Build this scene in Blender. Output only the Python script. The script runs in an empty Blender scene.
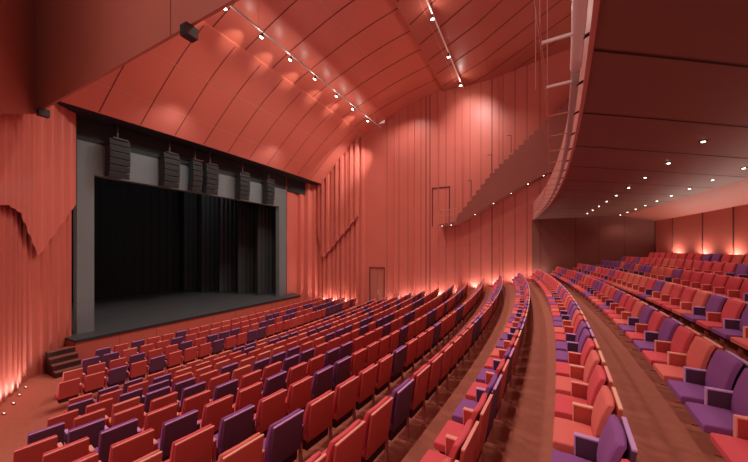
import bpy, bmesh, math, random
from math import sin, cos, pi, sqrt, atan2
from mathutils import Vector, Matrix
rnd = random.Random(11)
SC = bpy.context.scene
COL = SC.collection
EYE = 4.5                       # eye height above the front stalls floor
F = 300.0
TH = math.atan(156.0 / F)
CU, CV = 10.4, -84.3            # centre of the curved rows (across, depth)

# world axes: x = depth (stage is -x, rear wall +x), y = across the house, z = up
def P(u, v, h): return Vector((v, u, h + EYE))
def arc_v(V, u): return CV + sqrt((V - CV) ** 2 - (u - CU) ** 2)

# ------------------------------------------------------------------ materials
def mat(name, col, rough=.8, noise=0, nscale=30, emit=None, estr=0, metal=0, spec=.3, col2=None, bump=0):
    m = bpy.data.materials.new(name); m.use_nodes = True
    nt = m.node_tree; b = nt.nodes['Principled BSDF']
    b.inputs['Base Color'].default_value = (*col, 1)
    b.inputs['Roughness'].default_value = rough
    b.inputs['Metallic'].default_value = metal
    b.inputs['Specular IOR Level'].default_value = spec
    if noise or bump:
        tc = nt.nodes.new('ShaderNodeTexCoord')
        n = nt.nodes.new('ShaderNodeTexNoise'); n.inputs['Scale'].default_value = nscale
        n.inputs['Detail'].default_value = 4
        nt.links.new(tc.outputs['Object'], n.inputs['Vector'])
    if noise:
        mx = nt.nodes.new('ShaderNodeMix'); mx.data_type = 'RGBA'
        c2 = col2 or tuple(max(0, c * (1 - noise)) for c in col)
        c1 = col if col2 else tuple(c * (1 + noise * .6) for c in col)
        mx.inputs['A'].default_value = (*c2, 1); mx.inputs['B'].default_value = (*c1, 1)
        nt.links.new(n.outputs['Fac'], mx.inputs['Factor'])
        nt.links.new(mx.outputs['Result'], b.inputs['Base Color'])
    if bump:
        bp = nt.nodes.new('ShaderNodeBump'); bp.inputs['Strength'].default_value = bump
        nt.links.new(n.outputs['Fac'], bp.inputs['Height']); nt.links.new(bp.outputs['Normal'], b.inputs['Normal'])
    if emit:
        b.inputs['Emission Color'].default_value = (*emit, 1); b.inputs['Emission Strength'].default_value = estr
    return m
def lin(r, g, b):
    f = lambda c: (c / 255 / 12.92) if c <= 10 else ((c / 255 + .055) / 1.055) ** 2.4
    return (f(r), f(g), f(b))
M = {}
M['carpet'] = mat('carpet', lin(176, 96, 76), .95, .25, 9, bump=.15)
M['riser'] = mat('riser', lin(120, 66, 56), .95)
M['wall'] = mat('wall_lacquer', lin(192, 96, 82), .42, .13, .55)  # colour mottle stands in for reflections in the lacquer
M['wall_shaded'] = mat('wall_in_shade', lin(120, 68, 58), .6, .08, 2)  # the balcony's shade put into the wall colour
M['wall_low'] = mat('wall_lacquer_lower', lin(180, 86, 72), .45, .1, .8)
M['wall_line'] = mat('wall_joint', lin(90, 40, 34), .8)
M['ceil'] = mat('ceiling_panel', lin(194, 96, 80), .36, .12, .45)
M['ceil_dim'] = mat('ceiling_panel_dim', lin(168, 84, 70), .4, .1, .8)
M['joint'] = mat('panel_joint', lin(92, 38, 32), .8)
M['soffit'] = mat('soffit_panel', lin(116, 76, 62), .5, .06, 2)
M['sjoint'] = mat('soffit_joint', lin(48, 22, 20), .9)
M['fascia'] = mat('fascia', lin(168, 92, 76), .6, .05, 1.5)
M['gallery'] = mat('gallery_front', lin(128, 62, 52), .6, .08, 3)
M['black'] = mat('stage_black', lin(26, 27, 28), .8)
M['stagefloor'] = mat('stage_floor', lin(60, 62, 64), .5, .15, 1)
M['portal'] = mat('portal_grey', lin(92, 98, 98), .7, .1, 2)
M['drape'] = mat('drape_black', lin(44, 46, 48), .95)
M['speaker'] = mat('speaker_black', lin(34, 35, 36), .6)
M['grille'] = mat('speaker_grille', lin(24, 25, 26), .8)
M['wood'] = mat('apron_wood', lin(170, 80, 66), .5, .1, 2)
M['white'] = mat('pale_metal', lin(236, 228, 224), .35)
M['grey'] = mat('grey_metal', lin(176, 158, 154), .4)
M['thin'] = mat('pink_metal', lin(190, 120, 108), .4)
M['dark'] = mat('dark_metal', lin(50, 26, 26), .6)
M['bulb'] = mat('bulb', (1, .9, .8), .3, emit=(1, .86, .74), estr=22)
M['bulb_s'] = mat('bulb_small', (1, .9, .8), .3, emit=(1, .86, .74), estr=9)
M['bulb_w'] = mat('bulb_wash', (1, .9, .8), .3, emit=(1, .80, .68), estr=.9)
FAB = {}
for k, (a, b_, c) in {'red': (lin(224, 80, 88), lin(180, 68, 62), lin(248, 156, 142)),
                      'coral': (lin(230, 108, 98), lin(190, 82, 70), lin(252, 178, 152)),
                      'purple': (lin(142, 78, 144), lin(84, 50, 74), lin(206, 152, 208))}.items():
    FAB[k] = (mat(k + '_fabric', a, .9, .08, 60), mat(k + '_shell', b_, .7, .06, 40), mat(k + '_cap_lit_edge', c, .8))  # palest tone: armrest caps, and overhead light painted on shell tops
M['leg'] = mat('seat_leg', lin(176, 92, 84), .5)
M['base'] = mat('seat_base', lin(60, 24, 26), .9)

# ------------------------------------------------------------------ mesh building
class MB:
    def __init__(s): s.bm = bmesh.new()
    def quad(s, a, b, c, d, mi=0):
        f = s.bm.faces.new([s.bm.verts.new(p) for p in (a, b, c, d)]); f.material_index = mi; return f
    def poly(s, pts, mi=0):
        f = s.bm.faces.new([s.bm.verts.new(p) for p in pts]); f.material_index = mi
    def box(s, lo, hi, mi=0, bev=0, T=None):
        x0, y0, z0 = lo; x1, y1, z1 = hi
        g = bmesh.ops.create_cube(s.bm, size=1)
        vs = g['verts']
        for v in vs: v.co = Vector(((x0 + x1) / 2 + v.co.x * (x1 - x0), (y0 + y1) / 2 + v.co.y * (y1 - y0), (z0 + z1) / 2 + v.co.z * (z1 - z0)))
        fs = list({f for v in vs for f in v.link_faces})
        for f in fs: f.material_index = mi
        if bev:
            es = list({e for v in vs for e in v.link_edges})
            r = bmesh.ops.bevel(s.bm, geom=es, offset=bev, segments=2, profile=.6, affect='EDGES')
            vs = [v for v in r['verts']] ; vs = list({v for f in r['faces'] for v in f.verts} | set(vs))
        if T is not None:
            for v in vs: v.co = T @ v.co
        return vs
    def hexa(s, bot, top, mi=0):            # bot, top: four points each
        vb = [s.bm.verts.new(p) for p in bot]; vt = [s.bm.verts.new(p) for p in top]
        for q in ([vb[3], vb[2], vb[1], vb[0]], vt, *[[vb[i], vb[(i + 1) % 4], vt[(i + 1) % 4], vt[i]] for i in range(4)]):
            s.bm.faces.new(q).material_index = mi
    def bar(s, a, b, w, d=None, mi=0):      # rectangular bar from a to b
        a = Vector(a); b = Vector(b); d = d or w; ax = (b - a).normalized()
        up = Vector((0, 0, 1)) if abs(ax.z) < .95 else Vector((1, 0, 0))
        sx = ax.cross(up).normalized() * w / 2; sy = ax.cross(sx).normalized() * d / 2
        s.hexa([a - sx - sy, a + sx - sy, a + sx + sy, a - sx + sy], [b - sx - sy, b + sx - sy, b + sx + sy, b - sx + sy], mi)
    def tube(s, pts, r, n=8, mi=0):
        rings = []
        for i, p in enumerate(pts):
            p = Vector(p); t = (Vector(pts[min(i + 1, len(pts) - 1)]) - Vector(pts[max(i - 1, 0)])).normalized()
            up = Vector((0, 0, 1)) if abs(t.z) < .95 else Vector((1, 0, 0))
            sx = t.cross(up).normalized(); sy = t.cross(sx).normalized()
            rr = r[i] if isinstance(r, (list, tuple)) else r
            rings.append([s.bm.verts.new(p + sx * rr * cos(2 * pi * k / n) + sy * rr * sin(2 * pi * k / n)) for k in range(n)])
        for A, B in zip(rings, rings[1:]):
            for k in range(n):
                f = s.bm.faces.new([A[k], A[(k + 1) % n], B[(k + 1) % n], B[k]]); f.material_index = mi; f.smooth = True
        for R in (rings[0], rings[-1]): s.bm.faces.new(R).material_index = mi
    def grid(s, fn, us, vs, mi=0, smooth=False):
        g = [[s.bm.verts.new(fn(a, b)) for b in vs] for a in us]
        for i in range(len(us) - 1):
            for j in range(len(vs) - 1):
                f = s.bm.faces.new([g[i][j], g[i + 1][j], g[i + 1][j + 1], g[i][j + 1]]); f.material_index = mi; f.smooth = smooth
    def mesh(s, name, mats):
        bmesh.ops.recalc_face_normals(s.bm, faces=s.bm.faces)
        me = bpy.data.meshes.new(name); s.bm.to_mesh(me); s.bm.free()
        for m in (mats if isinstance(mats, (list, tuple)) else [mats]): me.materials.append(m)
        return me
    def build(s, name, mats, parent=None):
        return link(name, s.mesh(name, mats), parent)
def link(name, data, parent=None):
    o = bpy.data.objects.new(name, data); COL.objects.link(o)
    if parent: o.parent = parent
    return o
def tag(o, label=None, cat=None, group=None, kind=None):
    if label: o['label'] = label
    if cat: o['category'] = cat
    if group: o['group'] = group
    if kind: o['kind'] = kind
    return o
def struct(o, label=None): 
    o['kind'] = 'structure'
    if label: o['label'] = label; 
    return o
def empty(name, loc, rz=0):
    o = bpy.data.objects.new(name, None); COL.objects.link(o); o.location = loc; o.rotation_euler = (0, 0, rz); o.empty_display_size = .2; return o
def frange(a, b, n): return [a + (b - a) * i / n for i in range(n + 1)]
ORD = ['zeroth', 'first', 'second', 'third', 'fourth', 'fifth', 'sixth', 'seventh', 'eighth', 'ninth', 'tenth', 'eleventh', 'twelfth',
       'thirteenth', 'fourteenth', 'fifteenth', 'sixteenth', 'seventeenth', 'eighteenth', 'nineteenth', 'twentieth']
for t_ in ('twenty', 'thirty', 'forty'):
    if t_ != 'twenty': ORD.append({'thirty': 'thirtieth', 'forty': 'fortieth'}[t_])
    ORD += [t_ + '-' + w for w in ORD[1:10]]

# ------------------------------------------------------------------ camera
cam = bpy.data.cameras.new('camera'); co = bpy.data.objects.new('camera', cam); COL.objects.link(co)
co.location = (0, 0, EYE); co.rotation_euler = (pi / 2, 0, TH)
cam.sensor_fit = 'HORIZONTAL'; cam.sensor_width = 36; cam.lens = F / 748 * 36
cam.shift_y = 18 / 748; cam.clip_start = .05; cam.clip_end = 200
SC.camera = co
def proj(p):
    d = p - Vector((0, 0, EYE)); v, u = d.x, d.y
    X = u * sin(TH) + v * cos(TH); Z = u * cos(TH) - v * sin(TH)
    if Z < .2: return (9999, 9999, Z)
    return (374 + F * X / Z, 249 - F * d.z / Z, Z)

# ------------------------------------------------------------------ rows of the stalls
WALLU = 20.6
ROWS = []   # (name, V of cushion front, floor drop below eye, u of first seat centre, u of last, colours)
def addrow(V, H, u0, u1, s=''): ROWS.append(dict(V=V, H=H, u0=u0, u1=u1, s=s))
END = 19.9
addrow(5.35, 1.00, 4.10, 19.6)
addrow(4.40, 1.21, 3.95, 19.6)
addrow(3.45, 1.42, 3.65, 19.6)
addrow(2.50, 1.62, 3.40, 19.7, 'pprrcpr')
addrow(1.51, 1.83, 2.44, END, 'rrppcrprpcrrprcrpprrc')
addrow(0.50, 2.01, 1.98, END, 'rpcrcrpprcpprcrprpcrr')
addrow(-.45, 2.24, 1.87, END, 'crrprprcppcrppcrprcrp')
addrow(-1.45, 2.46, 1.78, END, 'rrrprrrrrrpprcrrprrp')
addrow(-2.40, 2.69, 2.00, END, 'cprrrrprrrprrrppcrr')
addrow(-3.35, 2.92, 1.58, END, 'crprrpprrrrprrrpprrp')
addrow(-4.30, 3.15, 1.42, END, 'rrprrprrpprrrprrp')
addrow(-5.25, 3.38, 1.66, END, 'rprrprrppr')
addrow(-6.20, 3.61, 1.63, END, 'rprrprcp')
addrow(-7.15, 3.84, 1.98, END, 'prcppr')
addrow(-8.10, 4.06, 2.45, END, 'rrpprc')
addrow(-9.05, 4.28, 3.0, END, 'prrp')
addrow(-10.0, 4.50, 3.3, END, 'rpprr')
NMAIN = len(ROWS)
addrow(-11.50, 4.50, 3.55, 19.7, 'rrprprrr')
addrow(-12.40, 4.50, 3.9, 19.5, 'crrprrpr')
addrow(-13.30, 4.50, 4.6, 19.1, 'ppcrrprr')
addrow(-14.20, 4.50, 5.25, 18.6, 'prprrprr')

# floor: one terraced mesh, tread + riser for every row, level front floor
fb = MB()
us = frange(-4, WALLU, 40)
mains = ROWS[:NMAIN]
for i, r in enumerate(mains):
    Vf = r['V'] - .42
    Vb = 7.4 if i == 0 else mains[i - 1]['V'] - .42
    h = -r['H']
    fb.grid(lambda u, V: P(u, arc_v(V, u), h), us, [Vf, Vb], 0)
    if i < NMAIN - 1 and mains[i + 1]['H'] > r['H']:
        h2 = -mains[i + 1]['H']
        fb.grid(lambda u, z: P(u, arc_v(Vf, u), z), us, [h2, h], 1)
fb.grid(lambda u, V: P(u, arc_v(V, u) if V > -12 else V, -4.5), us, [-18, -12, -10.42], 0)
struct(fb.build('floor', [M['carpet'], M['riser']]))
# side aisle ramp beside the near ends of the rows
rb = MB()
prof = [(7.4, -1.0)] + [(r['V'] + .05, -r['H'] + .004) for r in mains]
def starts(V):
    best = min(ROWS[:NMAIN], key=lambda r: abs(r['V'] - V)); return best['u0'] - .55
for (Va, ha), (Vb, hb) in zip(prof, prof[1:]):
    ua, ub = starts(Va), starts(Vb)
    n = 6
    for k in range(n):
        a0, a1 = -4 + (ua + 4) * k / n, -4 + (ua + 4) * (k + 1) / n
        b0, b1 = -4 + (ub + 4) * k / n, -4 + (ub + 4) * (k + 1) / n
        rb.quad(P(a0, arc_v(Va, a0), ha), P(a1, arc_v(Va, a1), ha), P(b1, arc_v(Vb, b1), hb), P(b0, arc_v(Vb, b0), hb))
    rb.quad(P(ua, arc_v(Va, ua), ha), P(ua, arc_v(Va, ua), ha - .3), P(ub, arc_v(Vb, ub), hb - .3), P(ub, arc_v(Vb, ub), hb), 1)
struct(rb.build('floor_ramp', [M['carpet'], M['riser']]))

# ------------------------------------------------------------------ theatre seat
# local: origin on the floor under the middle of the cushion's front edge, +x to the rear, y across
def m_cushion():
    b = MB()
    sec = [(.0, .388), (.0, .436), (.012, .448), (.10, .452), (.24, .448), (.345, .436), (.345, .372), (.02, .378)]
    ys = [-.213, -.205, 0, .205, .213]
    g = []
    for y in ys:
        k = .985 if abs(y) > .208 else 1
        g.append([b.bm.verts.new((.18 + (x - .18) * k, y, .412 + (z - .412) * (k if k == 1 else .8))) for x, z in sec])
    n = len(sec)
    for i in range(len(ys) - 1):
        for j in range(n):
            b.bm.faces.new([g[i][j], g[i + 1][j], g[i + 1][(j + 1) % n], g[i][(j + 1) % n]])
    b.bm.faces.new(g[0]); b.bm.faces.new(g[-1])
    return b
def backx(z): 
    t = (z - .40) / .44
    return .285 + .085 * t + .030 * sin(pi * min(1, max(0, t))) * -1
def m_back():
    b = MB()
    zs = [.41, .43, .52, .62, .72, .79, .825, .832]
    ys = frange(-.205, .205, 6)
    fr = []; bk = []
    for z in zs:
        e = .018 if z in (.41, .832) else 0
        fr.append([b.bm.verts.new((backx(z) + e - .018 * (abs(y) / .22) ** 2 + (.012 if abs(y) > .2 else 0), y, z)) for y in ys])
        bk.append([b.bm.verts.new((backx(z) + .05 - e - .018 * (abs(y) / .22) ** 2, y, z)) for y in ys])
    for G in (fr, bk):
        for i in range(len(zs) - 1):
            for j in range(6):
                f = b.bm.faces.new([G[i][j], G[i + 1][j], G[i + 1][j + 1], G[i][j + 1]]); f.smooth = True
    for i in range(len(zs) - 1):
        for j in (0, 6): b.bm.faces.new([fr[i][j], fr[i + 1][j], bk[i + 1][j], bk[i][j]])
    for i in (0, -1):
        for j in range(6): b.bm.faces.new([fr[i][j], fr[i][j + 1], bk[i][j + 1], bk[i][j]])
    return b
def m_shell():
    b = MB()
    def q(x, z0): return x
    bot, top = .36, .83
    xb, xt = .352, .424
    for (z0, z1, m) in ((bot, top - .012, 0), (top - .012, top, 1)):  # thin top strip: light from above painted on the shell edge
        f0 = (z0 - bot) / (top - bot); f1 = (z1 - bot) / (top - bot)
        x0 = xb + (xt - xb) * f0; x1 = xb + (xt - xb) * f1
        b.hexa([(x0, -.208, z0), (x0, .208, z0), (x0 + .024, .208, z0), (x0 + .024, -.208, z0)],
               [(x1, -.208, z1), (x1, .208, z1), (x1 + .024, .208, z1), (x1 + .024, -.208, z1)], m)
    return b
def m_arm():
    b = MB(); b.box((.155, -.019, .385), (.345, .019, .575), 0, .006); return b
def m_armcap():
    b = MB()
    b.box((.145, -.025, .575), (.35, .025, .588), 0, .004); b.box((.145, -.025, .385), (.155, .025, .575), 0, .004)
    return b
def m_leg():
    b = MB(); b.box((.30, -.016, 0), (.34, .016, .385), 0, .004); b.box((.2, -.02, 0), (.40, .02, .014), 0); return b
def m_base():
    b = MB(); b.hexa([(.20, -.19, .24), (.20, .19, .24), (.345, .19, .24), (.345, -.19, .24)], [(.05, -.2, .371), (.05, .2, .371), (.35, .2, .371), (.35, -.2, .371)]); return b
MESH = {}
for k, (fa, sh, cap_edge) in FAB.items():
    MESH[k] = dict(cushion=m_cushion().mesh('seat_cushion', fa), back=m_back().mesh('backrest', fa), shell=m_shell().mesh('back_shell', [sh, cap_edge]),
                   arm=m_arm().mesh('armrest_panel', sh), cap=m_armcap().mesh('armrest_cap', cap_edge))
MESH['leg'] = m_leg().mesh('leg', M['leg']); MESH['base'] = m_base().mesh('seat_base', M['base'])
MESH['leg'].name = 'leg'
PARTS = [('seat_cushion', 'cushion', 0), ('backrest', 'back', 0), ('back_shell', 'shell', 0), ('armrest_panel', 'arm', .27)]
def make_seat(k):
    root = empty('theatre_seat', (0, 0, 0))
    for nm, key, dy in PARTS:
        o = link(nm, MESH[k][key], root); o.location = (0, dy, 0)
        if key == 'arm':
            c = link('armrest_cap', MESH[k]['cap'], o)
    link('seat_base', MESH['base'], root)
    l = link('leg', MESH['leg'], root); l.location = (0, .27, 0)
    return root
def copy_tree(o, parent=None):
    c = o.copy(); COL.objects.link(c); c.parent = parent
    for ch in o.children: copy_tree(ch, c)
    return c
PITCH = .54
seats = []
for ri, r in enumerate(ROWS):
    R = r['V'] - CV
    u = r['u0']; i = 0
    while u <= r['u1']:
        v = arc_v(r['V'], u)
        ch = r['s'][i] if i < len(r['s']) else None
        if ch is None:
            ch = rnd.choices('rcp', (50, 18, 32))[0]
            if seats and rnd.random() < .22: ch = seats[-1]['c'][0]
        p = P(u, v, -r['H'])
        x, y, Z = proj(p + Vector((.2, 0, .5)))
        x2, y2, _ = proj(p + Vector((.2, 0, .85)))
        seats.append(dict(row=ri, i=i, u=u, p=p, c={'r': 'red', 'c': 'coral', 'p': 'purple'}[ch], rz=atan2(u - CU, v - CV), x=x, y=y, y2=y2, Z=Z,
                          inf=(-14 < x < 762 and y2 < 470 and Z > 0)))
        # along the arc
        u += PITCH * cos(math.asin((u - CU) / R)); i += 1
# near margin: seats a step outside the frame still stand there
vis = [s for s in seats if s['inf']]
vis.sort(key=lambda s: s['Z'])
N_IND = 300
ind = vis[:N_IND]
for s in ind: s['ind'] = True
protos = {}
for s in sorted(ind, key=lambda s: (s['row'], s['i'])):
    k = s['c']
    if k not in protos: protos[k] = o = make_seat(k)
    else: o = copy_tree(protos[k])
    o.location = s['p']; o.rotation_euler = (0, 0, s['rz'])
    rowvis = [t for t in ind if t['row'] == s['row']]; rowvis.sort(key=lambda t: t['i'])
    n = rowvis.index(s) + 1
    if s['row'] < NMAIN:
        where = '%s row from the rear wall' % ORD[s['row'] + 1]
    else:
        where = '%s row from the stage' % ORD[len(ROWS) - s['row']]
    tag(o, '%s fabric theatre seat, %s from the near end, %s' % (k, ORD[n], where), 'theatre seat',
        'theatre seats in curved rows')
# the rest: one object
rest = [s for s in seats if not s.get('ind') and (s['inf'] or s['Z'] > 1.2 and -150 < s['x'] < 900 and s['y2'] < 560)]
KEYS = ['red', 'coral', 'purple']
mats_rest = []
for k in KEYS: mats_rest += list(FAB[k])
mats_rest += [M['leg'], M['base']]
vco = []; faces = []; fm = []
for s in rest:
    T = Matrix.Translation(s['p']) @ Matrix.Rotation(s['rz'], 4, 'Z')
    base = KEYS.index(s['c']) * 3
    for key, dy, mo in (('cushion', 0, (0,)), ('back', 0, (0,)), ('shell', 0, (1, 2)), ('arm', .27, (1,)), ('cap', .27, (2,)), ('leg', .27, None), ('base', 0, None)):
        me = MESH[key] if key in ('leg', 'base') else MESH[s['c']][key]
        off = len(vco)
        vco += [T @ (v.co + Vector((0, dy, 0))) for v in me.vertices]
        for f in me.polygons:
            faces.append([off + j for j in f.vertices])
            fm.append((9 if key == 'leg' else 10) if mo is None else base + mo[f.material_index])
me = bpy.data.meshes.new('distant_theatre_seats'); me.from_pydata(vco, [], faces)
for m in mats_rest: me.materials.append(m)
me.polygons.foreach_set('material_index', fm); me.update()
o = link('distant_theatre_seats', me)
tag(o, 'remaining red, coral and purple theatre seats far off across the auditorium', 'theatre seat', 'theatre seats in curved rows', 'stuff')

# ------------------------------------------------------------------ stage
STZ = -3.5
b = MB(); b.box((-27.5, 2.0, STZ + EYE - .12), (-15.4, 21, STZ + EYE), 0)
# keep only the stage width in front of the portal
b = MB()
b.hexa([P(4.9, -15.4, STZ - .10), P(17.6, -15.4, STZ - .10), P(18.4, -17, STZ - .10), P(4.9, -17, STZ - .10)],
       [P(4.9, -15.4, STZ), P(17.6, -15.4, STZ), P(18.4, -17, STZ), P(4.9, -17, STZ)], 0)
b.quad(P(3, -17, STZ), P(20, -17, STZ), P(20, -27.5, STZ), P(3, -27.5, STZ), 0)
struct(b.build('floor_stage', M['stagefloor']))
b = MB(); b.box((-15.52, 4.9, 0), (-15.44, 17.6, STZ + EYE - .10), 0)
for k in range(1, 9): b.box((-15.442, 4.9 + k * 1.41, .02), (-15.436, 4.9 + k * 1.41 + .012, STZ + EYE - .12), 1)
b.box((-15.44, 4.9, STZ + EYE - .10), (-15.395, 17.6, STZ + EYE + .004), 2)
b.box((-17, 4.9, 0), (-15.45, 4.95, STZ + EYE - .1), 0)
struct(b.build('trim_apron', [M['wood'], M['joint'], M['black']]))
# stage stairs
sb = empty('stage_steps', P(4.5, -14.6, -4.5))
for k in range(4):
    m = MB(); z1 = .2 * (k + 1)
    m.box((-.24 * (k + 1) , -.36, .0), (-.24 * k, .38, z1 - .03), 0)
    m.box((-.24 * (k + 1), -.36, z1 - .03), (-.24 * k + .02, .38, z1), 1)
    m.build('step', [M['dark'], M['riser']], sb)
tag(sb, 'short carpeted flight of steps up to the stage beside the left wall', 'steps')
# grey portal frame with opening
PV = -16.5
b = MB()
def slab(u0, u1, h0, h1, v0, v1, mi=0): b.box((v0, u0, h0 + EYE), (v1, u1, h1 + EYE), mi)
slab(5.3, 5.85, STZ, 4.5, PV - .35, PV); slab(16.5, 17.25, STZ, 4.5, PV - .35, PV); slab(5.85, 16.5, 3.15, 4.5, PV - .35, PV)
struct(b.build('wall_portal', M['portal']))
b = MB()
slab(2.5, 20.6, 4.5, 9, PV - .4, PV - .1); slab(17.25, 21, STZ, 4.5, PV - .6, PV - .5); slab(3, 5.3, -4.5, 4.5, PV - .6, PV - .5)
struct(b.build('wall_header', M['black']))
b = MB()
slab(2.9, 3.0, STZ, 6, -27.5, PV - .4); slab(20.4, 20.5, STZ, 6, -27.5, PV - .4); slab(2.9, 20.5, STZ, 6, -27.6, -27.5); slab(2.9, 20.5, 5.9, 6, -27.6, PV - .4)
struct(b.build('wall_stage', M['black']))
# black stage masking legs at right, real folds
for k in range(5):
    b = MB(); v = -18.3 - k * 1.7
    b.grid(lambda u, z: P(u, v + .07 * sin(u * 17), z), frange(16.0 - .35 * k, 20.3, 60), [STZ + .02, 5.2], 0, True)
    o = b.build('stage_curtain', M['drape']); tag(o, 'black masking curtain hanging at the right of the stage, %s from the front' % ORD[k + 1], 'curtain', 'stage masking curtains')
b = MB(); b.grid(lambda u, z: P(u, -26.5 + .08 * sin(u * 11), z), frange(3.1, 20.3, 160), [STZ + .02, 5.2], 0, True)
tag(b.build('stage_backcloth', M['black']), 'wide black backcloth hanging at the rear of the dark stage', 'curtain')
# line array loudspeakers hung before the portal head
def uat(x, v):
    r = (x - 374) / F; Z = v / (r * cos(TH) - sin(TH)); return Z * (r * sin(TH) + cos(TH))
for j, (x, wd) in enumerate([(117.5, .74), (169.5, .72), (195, .5), (210, .7), (242.5, .7), (268.5, .62)]):
    v = PV + .42
    root = empty('line_array_loudspeaker', P(uat(x, v), v, 4.75))
    m = MB(); m.box((-.3, -.28, .0), (.3, .28, .05)); m.bar((0, 0, .04), (0, 0, .9), .05); m.build('rigging_frame', M['dark'], root)
    z = -.02; xo = .0
    for k in range(6):
        a = -.16 + k * .075; hgt = .27
        T = Matrix.Translation((xo, 0, z)) @ Matrix.Rotation(a, 4, 'Y')
        m = MB(); m.box((-.24, -wd / 2, -hgt), (.22, wd / 2, -.01), 0, .02, T); c = m.build('cabinet', M['speaker'], root)
        m = MB(); m.box((.222, -wd / 2 + .03, -hgt + .02), (.232, wd / 2 - .03, -.03), 0, 0, T); m.build('grille', M['grille'], c)
        z -= hgt * cos(a); xo -= sin(a) * hgt
    tag(root, 'black hanging column loudspeaker above the stage opening, %s from the left' % ORD[j + 1], 'loudspeaker', 'loudspeakers over the stage')

# ------------------------------------------------------------------ far side wall (left of it pleated)
def pleat_path(p0, p1, pitch, depth, inward, duty=.5):
    """zig-zag plan from p0 to p1 (u,v)"""
    p0 = Vector(p0); p1 = Vector(p1); L = (p1 - p0).length; n = max(1, int(L / pitch)); d = (p1 - p0) / n
    nrm = Vector(inward).normalized(); out = []
    for k in range(n):
        a = p0 + d * k
        dd = depth * (1 if k % 3 else .6)
        out += [a, a + d * duty * .85 + nrm * 0, a + d * duty + nrm * dd, a + d * .94 + nrm * dd * .8]
    out.append(p1); return out
def wall_from(path, h0, h1, name, mats, hfun=None, lines=()):
    b = MB()
    for a, c in zip(path, path[1:]):
        b.quad(P(a[0], a[1], hfun(a) if hfun else h0), P(c[0], c[1], hfun(c) if hfun else h0), P(c[0], c[1], h1), P(a[0], a[1], h1))
    return b
# wall between portal and pleats
b = wall_from([(17.25, -16.45), (17.3, -16.7), (18.3, -16.75), (18.9, -16.9), (18.95, -16.6), (19.5, -16.7), (19.55, -16.35), (20.1, -16.4), (20.15, -16.1), (20.6, -16.1)], -4.5, 9, '', None)
pl = pleat_path((20.6, -16.1), (20.6, -11.55), .42, .20, (-1, 0))
for a, c in zip(pl, pl[1:]): b.quad(P(a[0], a[1], -4.5), P(c[0], c[1], -4.5), P(c[0], c[1], 9.6), P(a[0], a[1], 9.6))
FW = 20.6
b.quad(P(FW, -11.55, -4.5), P(FW, -11.1, -4.5), P(FW, -11.1, 9.6), P(FW, -11.55, 9.6))
b.quad(P(FW, -11.1, -1.45), P(FW, -9.8, -1.45), P(FW, -9.8, 9.6), P(FW, -11.1, 9.6))
b.quad(P(FW, -9.8, -4.6), P(FW, .1, -4.6), P(FW, .1, 13.5), P(FW, -9.8, 13.5)); b.quad(P(FW, .1, 1.8), P(FW, 6.2, 1.8), P(FW, 6.2, 13.5), P(FW, .1, 13.5))
# panel joints on the smooth part
def vat(x, u=FW):
    r = (x - 374) / F; Z = u / (r * sin(TH) + cos(TH)); return Z * (r * cos(TH) - sin(TH))
for x in (387, 399, 408, 421, 426, 430, 446, 455, 470, 481, 492, 503, 515, 527, 540):
    w = .05 if x in (430, 492, 426) else .022
    v = vat(x); b.box((v - w / 2, FW - .012, -.1 * 0), (v + w / 2, FW - .002, 13 + EYE), 1)
for x, o_ in ((394, .05), (414, .07), (438, .04), (462, .06), (498, .05)):   # thin standing fins
    v = vat(x); b.box((v, FW - o_ - .02, 0), (v + .05, FW - .001, 12 + EYE), 0)
struct(b.build('wall_far', [M['wall'], M['wall_line']]))
# pointed upper layer of pleats on the far wall
b = MB()
lowf = lambda v: (2.0 - (v + 16.05) / .75 * 2.8) if v < -15.3 else (-.8 + (v + 15.3) * 1.0)
pl2 = pleat_path((20.3, -16.05), (20.3, -11.9), .46, .20, (-1, 0))
for a, c in zip(pl2, pl2[1:]): b.quad(P(a[0], a[1], lowf(a[1])), P(c[0], c[1], lowf(c[1])), P(c[0], c[1], 8.9), P(a[0], a[1], 8.9))
b.quad(P(20.3, -16.05, lowf(-16.05)), P(20.6, -16.05, lowf(-16.05)), P(20.6, -16.05, 8.9), P(20.3, -16.05, 8.9))
struct(b.build('wall_far_pleats', M['wall']))
# door
d = MB(); d.box((-11.1, FW + .05, 0), (-9.8, FW + .12, EYE - 1.45), 0); d.box((-11.12, FW - .02, 0), (-11.05, FW + .12, EYE - 1.40), 1); d.box((-9.85, FW - .02, 0), (-9.78, FW + .12, EYE - 1.40), 1); d.box((-11.12, FW - .02, EYE - 1.46), (-9.78, FW + .12, EYE - 1.40), 1)
d.box((-10.46, FW + .04, 0), (-10.44, FW + .055, EYE - 1.47), 1)
dd = struct(d.build('door_1', [M['fascia'], M['wall_line']]))
m = MB(); m.bar((-10.38, FW + .0, 1.0), (-10.38, FW + .0, 1.35), .03); m.bar((-10.38, FW + .0, 1.0), (-10.38, FW + .06, 1.0), .02); m.bar((-10.38, FW, 1.35), (-10.38, FW + .06, 1.35), .02); m.build('door_handle', M['grey'], dd)
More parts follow.
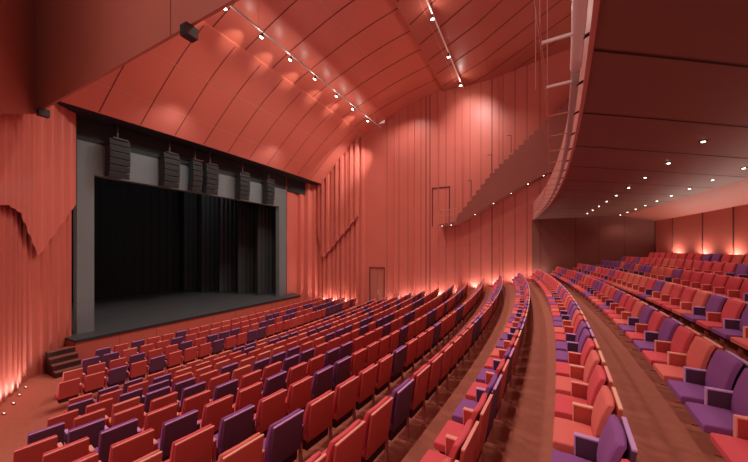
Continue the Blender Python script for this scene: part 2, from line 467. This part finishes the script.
# far wall under the balcony, its shade painted in, then the rear wall following the rows
b = MB()
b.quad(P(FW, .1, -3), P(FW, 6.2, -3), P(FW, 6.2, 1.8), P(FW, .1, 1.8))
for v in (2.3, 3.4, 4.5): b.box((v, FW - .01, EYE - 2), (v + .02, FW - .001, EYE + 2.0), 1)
struct(b.build('wall_side', [M['wall_shaded'], M['wall_line']]))
RWV = 6.35
b = MB()
b.grid(lambda u, z: P(u, arc_v(RWV, u), z), frange(3, FW, 24), [-1.2, 1.45], 0)
for x in (647, 673, 703, 734):
    r_ = (x - 374) / F; dx, dy = (r_ * cos(TH) - sin(TH)), (r_ * sin(TH) + cos(TH))
    Z = 10
    for _ in range(30): Z *= arc_v(RWV, Z * dy) / (Z * dx) if Z * dy < 30 else .9
    u = min(Z * dy, FW - .05); v = arc_v(RWV, u)
    b.box((v - .03, u - .02, EYE - 1.2), (v - .004, u + .02, EYE + 1.45), 1)
u = 15.0
for u in (4.2, 6, 7.8, 9.6):
    v = arc_v(RWV, u); b.box((v - .03, u - .02, EYE - 1.2), (v - .004, u + .02, EYE + 1.45), 1)
struct(b.build('wall_rear', [M['wall'], M['wall_line']]))

# ------------------------------------------------------------------ near side wall at left
nw = [(1.3, -11.3), (2.7, -13.55), (3.6, -15.3), (5.1, -16.5)]
b = MB()
for (a, c) in zip(nw, nw[1:]):
    n = Vector((c[0] - a[0], c[1] - a[1])); nn = Vector((-n.y, n.x)).normalized()
    if nn.x < 0: nn = -nn
    pp = pleat_path(a, c, .34, .07, nn)
    for p, q in zip(pp, pp[1:]): b.quad(P(p[0], p[1], -4.5), P(q[0], q[1], -4.5), P(q[0], q[1], 9), P(p[0], p[1], 9))
struct(b.build('wall_left', M['wall_low']))
# upper pointed layer, proud of the wall
b = MB()
path = [(2.0, -12.42), (2.7, -13.55), (3.15, -14.42), (3.6, -15.3), (4.4, -15.94), (5.1, -16.5)]
def pathpt(t):
    seg = [(Vector(path[i]), Vector(path[i + 1])) for i in range(len(path) - 1)]
    Ls = [(q - p).length for p, q in seg]; s_ = t * sum(Ls)
    for (p, q), L in zip(seg, Ls):
        if s_ <= L + 1e-9: return p + (q - p) * (s_ / L)
        s_ -= L
    return Vector(path[-1])
def hpix(p, y):
    Z = p[0] * cos(TH) - p[1] * sin(TH); return (249 - y) / F * Z
def xpix(p):
    Z = p[0] * cos(TH) - p[1] * sin(TH); return 374 + F * (p[0] * sin(TH) + p[1] * cos(TH)) / Z
low = [(-60, 205), (8, 205), (20, 213), (38, 257), (75, 205), (90, 190)]
def lowy(x):
    for (x0, y0), (x1, y1) in zip(low, low[1:]):
        if x <= x1: return y0 + (y1 - y0) * max(0, (x - x0)) / (x1 - x0)
    return 190
N = 144
pts = []
for i in range(N + 1):
    p = pathpt(i / N); q = pathpt(min(1, i / N + .01)); r0 = pathpt(max(0, i / N - .01))
    t = (q - r0).normalized(); nn = Vector((-t.y, t.x)); nn = nn if nn.x > 0 else -nn
    amp = [0, 0, 0, 0, 0, .012, .025, .025, .025, .025, .025, .012][i % 12]
    pts.append((p + nn * (.2 + amp), lowy(xpix(p + nn * .2))))
for (p, y0), (q, y1) in zip(pts, pts[1:]):
    b.quad(P(p.x, p.y, hpix(p, y0)), P(q.x, q.y, hpix(q, y1)), P(q.x, q.y, 8.8), P(p.x, p.y, 8.8))
struct(b.build('wall_left_pleats', M['wall']))
# side gallery cladding above the near aisle
b = MB()
FH = 4.3
fp = [(3.5, -2.6), (3.5, -14.0), (1.2, -9.0)]
for (a, c) in zip(fp, fp[1:]):
    d_ = Vector((c[0] - a[0], c[1] - a[1])).normalized(); nn = Vector((-d_.y, d_.x)) * .03
    hh = (FH, FH) if a == fp[0] else (FH, 2.35)
    b.hexa([P(a[0] - nn.x, a[1] - nn.y, hh[0]), P(c[0] - nn.x, c[1] - nn.y, hh[1]), P(c[0] + nn.x, c[1] + nn.y, hh[1]), P(a[0] + nn.x, a[1] + nn.y, hh[0])],
           [P(a[0] - nn.x, a[1] - nn.y, 11.5), P(c[0] - nn.x, c[1] - nn.y, 11.5), P(c[0] + nn.x, c[1] + nn.y, 11.5), P(a[0] + nn.x, a[1] + nn.y, 11.5)])
for v in (-6.43,): b.box((v, 3.5 - .036, FH + EYE), (v + .02, 3.5 - .028, 11.4 + EYE), 1)
struct(b.build('wall_gallery', [M['fascia'], M['wall_line']]))
for j, (u, v, hz) in enumerate([(3.5, -5.85, FH), (3.5, -13.3, FH)]):
    root = empty('speaker_box', P(u, v, hz))
    m = MB(); m.box((-.10, -.12, -.22), (.10, .12, .0), 0, .01); m.build('housing', M['dark'], root)
    m = MB(); m.box((-.08, -.13, -.20), (.08, -.121, -.03)); m.build('grille', M['grille'], root)
    tag(root, ['small dark box fixed under the gallery edge, nearer the ceiling spotlights', 'small dark box fixed under the gallery edge over the left wall'][j], 'loudspeaker')

# ------------------------------------------------------------------ ceiling
def lerp_prof(prof, v):
    for (v0, h0), (v1, h1) in zip(prof, prof[1:]):
        if v <= v1: 
            t = (v - v0) / (v1 - v0); return h0 + (h1 - h0) * t
    return prof[-1][1]
def smooth_prof(ctrl, n=10):
    out = []
    for i in range(len(ctrl) - 1):
        p0 = Vector(ctrl[max(0, i - 1)]); p1 = Vector(ctrl[i]); p2 = Vector(ctrl[i + 1]); p3 = Vector(ctrl[min(len(ctrl) - 1, i + 2)])
        for k in range(n):
            t = k / n
            q = .5 * ((2 * p1) + (-p0 + p2) * t + (2 * p0 - 5 * p1 + 4 * p2 - p3) * t * t + (-p0 + 3 * p1 - 3 * p2 + p3) * t ** 3)
            out.append((q.x, q.y))
    out.append(tuple(ctrl[-1])); return out
def bow(u, a): return a * (1 - ((u - 11.5) / 9.5) ** 2)
def surf(profile, a):
    return lambda u, v: P(u, v, lerp_prof(profile, v) + bow(u, a))
def seam(b, f, p, q, w, mi=1, n=24, off=.012):
    p = Vector(p); q = Vector(q); d = (q - p).normalized(); s_ = Vector((-d.y, d.x)) * w / 2
    pts = [p + (q - p) * i / n for i in range(n + 1)]
    for a, c in zip(pts, pts[1:]):
        o_ = Vector((0, 0, off))
        b.quad(f(*(a - s_)) - o_, f(*(a + s_)) - o_, f(*(c + s_)) - o_, f(*(c - s_)) - o_, mi)
# lower reflector band over the stage
prof1 = smooth_prof([(-15.4, 5.4), (-14.2, 6.66), (-12.9, 7.92), (-11.6, 8.95)])
f1 = surf(prof1, .12)
b = MB(); b.grid(f1, frange(4.4, FW, 30), [p[0] for p in prof1], 0, True)
for k in range(11): seam(b, f1, (5.6 + 1.45 * k, -15.35), (6.1 + 1.45 * k, -11.65), .035)
for v in (-14.6, -13.2): seam(b, f1, (4.5, v), (FW - .05, v), .022, 2)
b.grid(lambda u, t: P(u, -15.4 - t * 1.25, 5.4 + bow(u, .12) + .02 * t), frange(4.4, FW, 20), [0, 1], 3)
b.grid(lambda u, t: P(u, -11.6, 8.95 + bow(u, .12) + t * .5), frange(4.4, FW, 20), [0, 1], 0)
struct(b.build('ceiling', [M['ceil'], M['joint'], M['thin'], M['black']]))
# main reflector
prof2 = smooth_prof([(-12.0, 8.9), (-9.9, 9.75), (-7.5, 10.55), (-5.1, 11.1)])
f2 = surf(prof2, .1)
b = MB(); b.grid(f2, frange(3.4, FW, 30), [p[0] for p in prof2], 0, True)
for k in range(10): seam(b, f2, (6.3 + 1.6 * k, -11.9), (7.2 + 1.6 * k - .8, -5.15), .045)
seam(b, f2, (3.5, -7.9), (FW, -7.9), .02, 2)
b.grid(lambda u, t: P(u, -5.1 + .05 * t, 11.1 + bow(u, .1) + t * .6), frange(3.4, FW, 20), [0, 1], 0)
struct(b.build('ceiling.001', [M['ceil'], M['joint'], M['thin']]))
# rear ceiling with oblique joints
prof3 = [(-5.3, 10.9), (-2.3, 10.9), (1.5, 11.5), (9, 12.2)]
f3 = surf(prof3, .0)
b = MB(); b.grid(f3, frange(-4, FW, 12), [p[0] for p in prof3], 0)
for k in range(12): seam(b, f3, (6.0 + 1.55 * k, -5.2), (1.0 + 1.55 * k, 3.5), .06, 1, 12)
seam(b, f3, (4, -4.3), (FW, -4.3), .03, 2)
struct(b.build('ceiling.002', [M['ceil_dim'], M['joint'], M['thin']]))

# lighting tracks with spotlights
def lamp(kind, name, loc, power, col, **k):
    l = bpy.data.lights.new(name, kind); l.energy = power; l.color = col
    o = bpy.data.objects.new(name, l); COL.objects.link(o); o.location = loc
    if kind == 'SPOT':
        l.spot_size = k.get('size', 1.5); l.spot_blend = k.get('blend', .6)
        tgt = k['to']; o.rotation_euler = (Vector(tgt) - Vector(loc)).to_track_quat('-Z', 'Y').to_euler()
    if kind in ('SPOT', 'POINT'): l.shadow_soft_size = k.get('r', .05)
    return o
WARM = (1.0, .80, .68)
PINK = (1.0, .70, .62)
tr = empty('lighting_track', P(5.6, -9.95, 9.12))
m = MB(); m.bar((0, 0, 0), (0, 14.7, 0), .05, .07); m.build('rail', M['grey'], tr)
for k in range(6):
    m = MB(); m.bar((0, .6 + 2.6 * k, 0), (0, .6 + 2.6 * k, .75), .012); m.build('hanger', M['grey'], tr)
tag(tr, 'long straight lighting track hung below the main ceiling reflector', 'lighting track')
def spotlight(p, d, label, grp):
    root = empty('spotlight', p)
    d = Vector(d).normalized(); R3 = d.to_track_quat('Z', 'Y').to_matrix().to_4x4()
    m = MB(); m.bar((0, 0, 0), (0, 0, -.08), .025); m.build('bracket', M['dark'], root)
    m = MB(); m.tube([Vector((0, 0, -.10)) + d * t for t in (-.06, -.05, .08, .10)], [.03, .05, .06, .062], 12); c = m.build('housing', M['dark'], root)
    m = MB(); m.tube([Vector((0, 0, -.10)) + d * t for t in (.101, .125, .14)], [.075, .07, .03], 12); m.build('lens', M['bulb'], root)
    tag(root, label, 'spotlight', grp); return root
for j, u in enumerate([7.3, 9.0, 10.7, 12.5, 14.5, 16.3, 18.3]):
    p = P(u, -9.95, 9.08)
    spotlight(p, (-.45, -.1, -.85), 'bright spotlight on the ceiling lighting track, %s from the left' % ORD[j + 1], 'spotlights on the ceiling track')
    lamp('SPOT', 'spot_lamp', p + Vector((-.15, 0, -.26)), 260, WARM, size=2.2, blend=.9, to=p + Vector((-5, .3, -9)))
    lamp('SPOT', 'graze_lamp', p + Vector((-.16, -.03, -.2)), 110, (1, .88, .7), size=.75, blend=1, to=p + Vector((-1.7, -.25, .08)), r=.04)
    lamp('POINT', 'spill_lamp', p + Vector((-.16, -.03, -.2)), 14, WARM, r=.04)
tr = empty('lighting_track', P(5.0, -3.9, 10.6))
m = MB(); m.bar((0, 0, 0), (0, 15.2, 0), .05, .06); m.build('rail', M['white'], tr)
for k in range(4):
    m = MB(); m.bar((0, .6 + 4.4 * k, 0), (0, .6 + 4.4 * k, .3), .012); m.build('hanger', M['grey'], tr)
tag(tr, 'slim pale lighting track crossing the rear ceiling towards the far wall', 'lighting track')
for j, u in enumerate([13.2, 16.2, 19.4]):
    p = P(u, -3.9, 10.57)
    spotlight(p, (0, .3, -.9), 'spotlight on the rear ceiling track, %s from the top of the view' % ORD[j + 1], 'spotlights on the rear track')
    if j != 1: lamp('POINT', 'spill_lamp', p + Vector((0, -.05, -.25)), 25, WARM, r=.04)

# ------------------------------------------------------------------ balcony over the rear stalls
BV = .79; BH = 1.8
b = MB()
ub = frange(1.0, FW, 40)
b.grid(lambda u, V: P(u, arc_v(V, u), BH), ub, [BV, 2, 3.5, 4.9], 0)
b.grid(lambda u, t: P(u, arc_v(4.9 + 1.5 * t, u), BH - .35 * t), ub, [0, .5, 1], 2)
def fs(u, v): return P(u, v, BH)
for k in range(-3, 14):
    u0 = 3.3 + 1.47 * k
    p = [u0, .45]; q = [u0 + (4.6) * .70, 5.05 - .25]
    pts = []
    for i in range(13):
        t = i / 12; uu = p[0] + (q[0] - p[0]) * t; vv = arc_v(BV + .02, min(uu, FW)) * (1 - t) + q[1] * t
        pts.append((uu, vv))
    for (a, c) in zip(pts, pts[1:]):
        if 1 < a[0] and c[0] < FW - .02:
            b.quad(P(a[0], a[1], BH - .006), P(a[0] + .035, a[1], BH - .006), P(c[0] + .035, c[1], BH - .006), P(c[0], c[1], BH - .006), 1)
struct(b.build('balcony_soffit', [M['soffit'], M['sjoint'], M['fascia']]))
b = MB()
b.grid(lambda u, z: P(u, arc_v(BV - .03, u), z), ub, [BH - .02, BH + 1.0], 0)
b.grid(lambda u, t: P(u, arc_v(BV - .03 + t * .12, u), BH + 1.0), ub, [0, 1], 0)
b.grid(lambda u, z: P(u, arc_v(BV + .09, u), z), ub, [BH + .1, BH + 1.0], 0)
b.grid(lambda u, t: P(u, arc_v(BV - .03 + t * .04, u), BH - .02), ub, [0, 1], 0)
struct(b.build('balcony_front', [M['thin']]))
# pale tube and lighting frame in front of the balcony
fr = empty('balcony_rail_frame', P(1.5, .3, BH))
def L(u, v, h): return P(u, v, h) - P(1.5, .3, BH)
m = MB(); m.tube([L(u, arc_v(BV - .11, u), BH + .02) for u in frange(1.6, 3.6, 8)], .05, 12); m.build('tube', M['white'], fr)
m = MB(); m.tube([L(u, arc_v(BV - .11, u), BH + .02) for u in frange(3.62, 18.5, 40)], .04, 12); m.build('tube', M['grey'], fr)
m = MB(); m.tube([L(u, arc_v(BV - .38, u), BH - .02) for u in frange(1.6, 18.5, 40)], .009, 6); m.build('wire', M['thin'], fr)
u = 2.15; k = 0
while u < 16:
    m = MB(); m.bar(L(u, arc_v(BV - .11, u), BH), L(u - .02, arc_v(BV - .38, u), BH - .02), .022 if k < 3 else .014); m.build('rung', M['white'] if k < 3 else M['thin'], fr)
    m = MB(); m.bar(L(u + .1, arc_v(BV - .09, u), BH - .01), L(u + .1, arc_v(BV - .02, u), BH + .02), .022); m.build('clamp', M['dark'], fr)
    u += .84; k += 1
for (u, V) in ((2.15, .31), (3.0, .40), (3.85, .31), (4.7, .40)):
    m = MB(); m.bar(L(u, arc_v(V, u), BH), L(u, arc_v(V, u), 11), .008); m.build('cable', M['thin'], fr)
tag(fr, 'pale tube with projecting rungs and cables along the balcony front', 'lighting rail')
# downlights in the soffit
def downlight(u, v, label, grp, pw):
    root = empty('recessed_downlight', P(u, v, BH - .002))
    m = MB(); m.tube([(0, 0, -.012), (0, 0, .0)], .055, 16); m.build('trim_ring', M['dark'], root)
    m = MB(); m.tube([(0, 0, -.022), (0, 0, -.0125)], [.02, .03], 12); m.build('lens', M['bulb_s'], root)
    tag(root, label, 'ceiling light', grp)
    lamp('SPOT', 'down_lamp', P(u, v, BH - .04), pw, PINK, size=2.2, blend=.7, to=P(u, v, -3), r=.03)
for j in range(-2, 9):
    u = 6.96 + 1.42 * j; downlight(u, 2.56, 'small glowing downlight in the balcony soffit, %s from the right in the front line' % ORD[j + 3], 'downlights in the front soffit line', 18)
for j in range(-3, 9):
    u = 10.95 + 1.28 * j; downlight(u, 4.2, 'small glowing downlight in the balcony soffit, %s from the right in the rear line' % ORD[j + 4], 'downlights in the rear soffit line', 24)

# ------------------------------------------------------------------ side gallery on the far wall, stepping up to the balcony
b = MB()
def gal(u): return u
up = [(-5.2, 3.15), (-4.9, 3.15)]
lowp = [(-5.4, 1.55), (-4.3, 1.62), (-3.3, 2.1), (-1.9, 2.9), (0.0, 3.9), (1.2, 4.5), (4.2, 6.2)]
upp = [(-5.4, 1.62), (-4.3, 1.75)]
v = -4.1; h = 1.9
while v < 3.4:
    upp += [(v, h + .30), (v + .27, h + .30)]; v += .27; h += .245
upp = [(v_, h_ + .75 * min(1, max(0, (v_ + 4.4) / 2.2))) for v_, h_ in upp]
GU = 19.7
def lowh(v): return lerp_prof(lowp, v)
for (a, c) in zip(upp, upp[1:]):
    if abs(c[0] - a[0]) > 1e-4:
        b.hexa([P(GU, a[0], lowh(a[0])), P(FW, a[0], lowh(a[0])), P(FW, c[0], lowh(c[0])), P(GU, c[0], lowh(c[0]))],
               [P(GU, a[0], a[1]), P(FW, a[0], a[1]), P(FW, c[0], c[1]), P(GU, c[0], c[1])])
struct(b.build('side_gallery', M['gallery']))
g = empty('gallery_railing', P(GU, -5.4, 1.62))
m = MB(); m.bar((0, 0, .95), (1.2, 0, 1.0), .03); m.build('handrail', M['thin'], g)
m = MB(); m.bar((0, 0, .95), (0, .85, .95), .03); m.build('handrail', M['thin'], g)
m = MB(); m.bar((0, 0, .6), (1.2, 0, .62), .02); m.build('midrail', M['thin'], g)
for k in range(4):
    m = MB(); m.bar((.38 * k, 0, 0), (.38 * k, 0, .97), .025); m.build('post', M['thin'], g)
tag(g, 'slim metal railing around the box end of the far side gallery', 'railing')
d = MB(); v0, v1 = vat(432), vat(449); d.box((v0, FW - .03, EYE + 1.6), (v0 + .07, FW + .0, EYE + 4.3)); d.box((v1, FW - .03, EYE + 1.6), (v1 + .07, FW, EYE + 4.3)); d.box((v0, FW - .03, EYE + 4.2), (v1 + .07, FW, EYE + 4.3))
struct(d.build('door_2', M['wall_line']))
for j, (v, h, du) in enumerate([(-5.2, 1.50, 0), (-4.6, 1.53, 0), (-3.1, 2.15, 0), (-2.0, 2.80, 0), (-1.0, 3.32, 0), (-.1, 3.78, 0), (.7, 4.2, 0)]):
    root = empty('gallery_downlight', P(GU + .12, v, lowh(v) - .012))
    m = MB(); m.tube([(0, 0, -.014), (0, 0, .01)], .045, 10); m.build('ring', M['dark'], root)
    m = MB(); m.tube([(0, 0, -.026), (0, 0, -.0145)], [.02, .034], 10); m.build('lens', M['bulb_s'], root)
    tag(root, 'tiny downlight under the sloping side gallery, %s from its front end' % ORD[j + 1], 'ceiling light', 'downlights under the side gallery')
for j, (v, hh) in enumerate([(-3.3, 0), (-2.1, 0), (-1.0, 0)]):
    o_ = MB(); h0 = lerp_prof([(a, c + .001 * i) for i, (a, c) in enumerate(upp) if i % 2 == 0], v)
    o_.bar((0, 0, 0), (0, 0, 1.05), .03); o_.bar((0, 0, 1.05), (-.25, 0, 1.05), .03)
    oo = o_.build('gallery_post', M['dark']); oo.location = P(GU + .1, v, h0)
    tag(oo, 'dark angled post standing on the stepped side gallery, %s from its front end' % ORD[j + 1], 'post', 'posts on the side gallery')

# ------------------------------------------------------------------ wall washers
def washer(u, v, h, pw, label, grp, toward=(0, 0), r=.06, col=PINK):
    root = empty('wall_washer', P(u, v, h))
    m = MB(); m.box((-.07, -.03, 0), (.07, .03, .03), 0, .006); m.build('housing', M['dark'], root)
    m = MB(); m.box((-.05, -.015, .03), (.05, .015, .036)); m.build('lens', M['bulb_w'], root)
    tag(root, label, 'wall light', grp)
    lamp('SPOT', 'wash_lamp', P(u, v, h + .06), pw * 2.6, col, r=r, size=2.75, blend=.5, to=P(u, v, h + 3))
FWV = [-15.2, -14.3, -13.4, -12.5, -9.2, -8.0, -6.8, -5.6, -4.4, -3.2, -2.0, -.8, .4]
def floor_h(v, u):
    V = sqrt((u - CU) ** 2 + (v - CV) ** 2) + CV
    for r in mains:
        if V >= r['V'] - .42: return -r['H']
    return -4.5
for j, v in enumerate(FWV):
    washer(20.32, v, floor_h(v, 20.32), 30, 'small floor uplight at the foot of the far wall, %s from the stage' % ORD[j + 1], 'uplights along the far wall', col=(1, .78, .70))
for j, (u, v) in enumerate([(2.3, -12.1), (2.6, -12.7), (2.9, -13.3), (3.15, -13.9), (3.42, -14.5)]):
    washer(u, v, -4.5, 17, 'small floor uplight at the foot of the left wall, %s from the stage' % ORD[5 - j], 'uplights along the left wall', col=(1, .82, .72), r=.14)
for j, u in enumerate([5.0, 7.5, 10, 12.6, 14.8, 16.6, 18.5]):
    washer(u, arc_v(RWV - .17, u), -.45, 36, 'small uplight at the foot of the rear wall, %s from the right' % ORD[j + 1], 'uplights along the rear wall', col=(1, .75, .64))

# ------------------------------------------------------------------ house fill from unseen ceiling lamps, accents, added stage and cladding fill
for (u, v, pw) in [(6, -7.5, 900), (10, -7.5, 900), (14.5, -7.5, 900), (18.5, -7.5, 800), (7, -2.2, 900), (12, -2.2, 900), (17, -2.2, 800), (3.8, -1.0, 500)]:
    hz = (lerp_prof(prof2, v) if v < -5 else 10.9) - .12
    lamp('SPOT', 'house_fill', P(u, v, hz), pw, (1, .82, .74), size=2.3, blend=.8, to=P(u, v - .5, -4), r=.12)  # unseen overhead fill added for the general light on the seats
for (u, v, pw) in [(19.2, -9.3, 900), (18.0, -10.5, 500)]:
    lamp('SPOT', 'accent_lamp', P(u, v, 8.2), pw, (1, .88, .82), size=.95, blend=.8, to=P(20.5, -14.2, 5.8), r=.04)
lamp('SPOT', 'accent_lamp', P(17.2, -3.0, 10.4), 900, (1, .86, .8), size=1.2, blend=1, to=P(20.6, -3.5, 8), r=.1)
for (u, v) in [(8, -20), (14, -21)]:
    lamp('POINT', 'stage_inner_fill', P(u, v, 4.6), 55, (.9, 1, 1), r=.15)  # added cool fill to lift the dark stage interior
for (u, v) in [(8, -13.5), (14, -13.5)]:
    lamp('SPOT', 'stage_front_fill', P(u, v, 6.5), 160, (.95, 1, 1), size=2.2, blend=.9, to=P(u + .5, -17, 1), r=.2)  # added cool fill on the stage front, no fixture there

lamp('SPOT', 'cladding_fill', P(-.5, -2.5, 5.5), 260, (1, .82, .74), size=1.3, blend=1, to=P(2.4, -12, 6.5), r=.2)  # added fill to brighten the gallery cladding, no fixture there
# warm dim ambience from the rest of the auditorium behind the viewpoint
w = bpy.data.worlds.new('world'); SC.world = w; w.use_nodes = True
w.node_tree.nodes['Background'].inputs[0].default_value = (1, .60, .54, 1)
w.node_tree.nodes['Background'].inputs[1].default_value = .7
SC.view_settings.view_transform = 'Standard'
SC.view_settings.look = 'None'
SC.view_settings.gamma = 1.12
SC.cycles.use_denoising = True
SC.cycles.max_bounces = 5
SC.cycles.diffuse_bounces = 4
SC.cycles.sample_clamp_indirect = 4
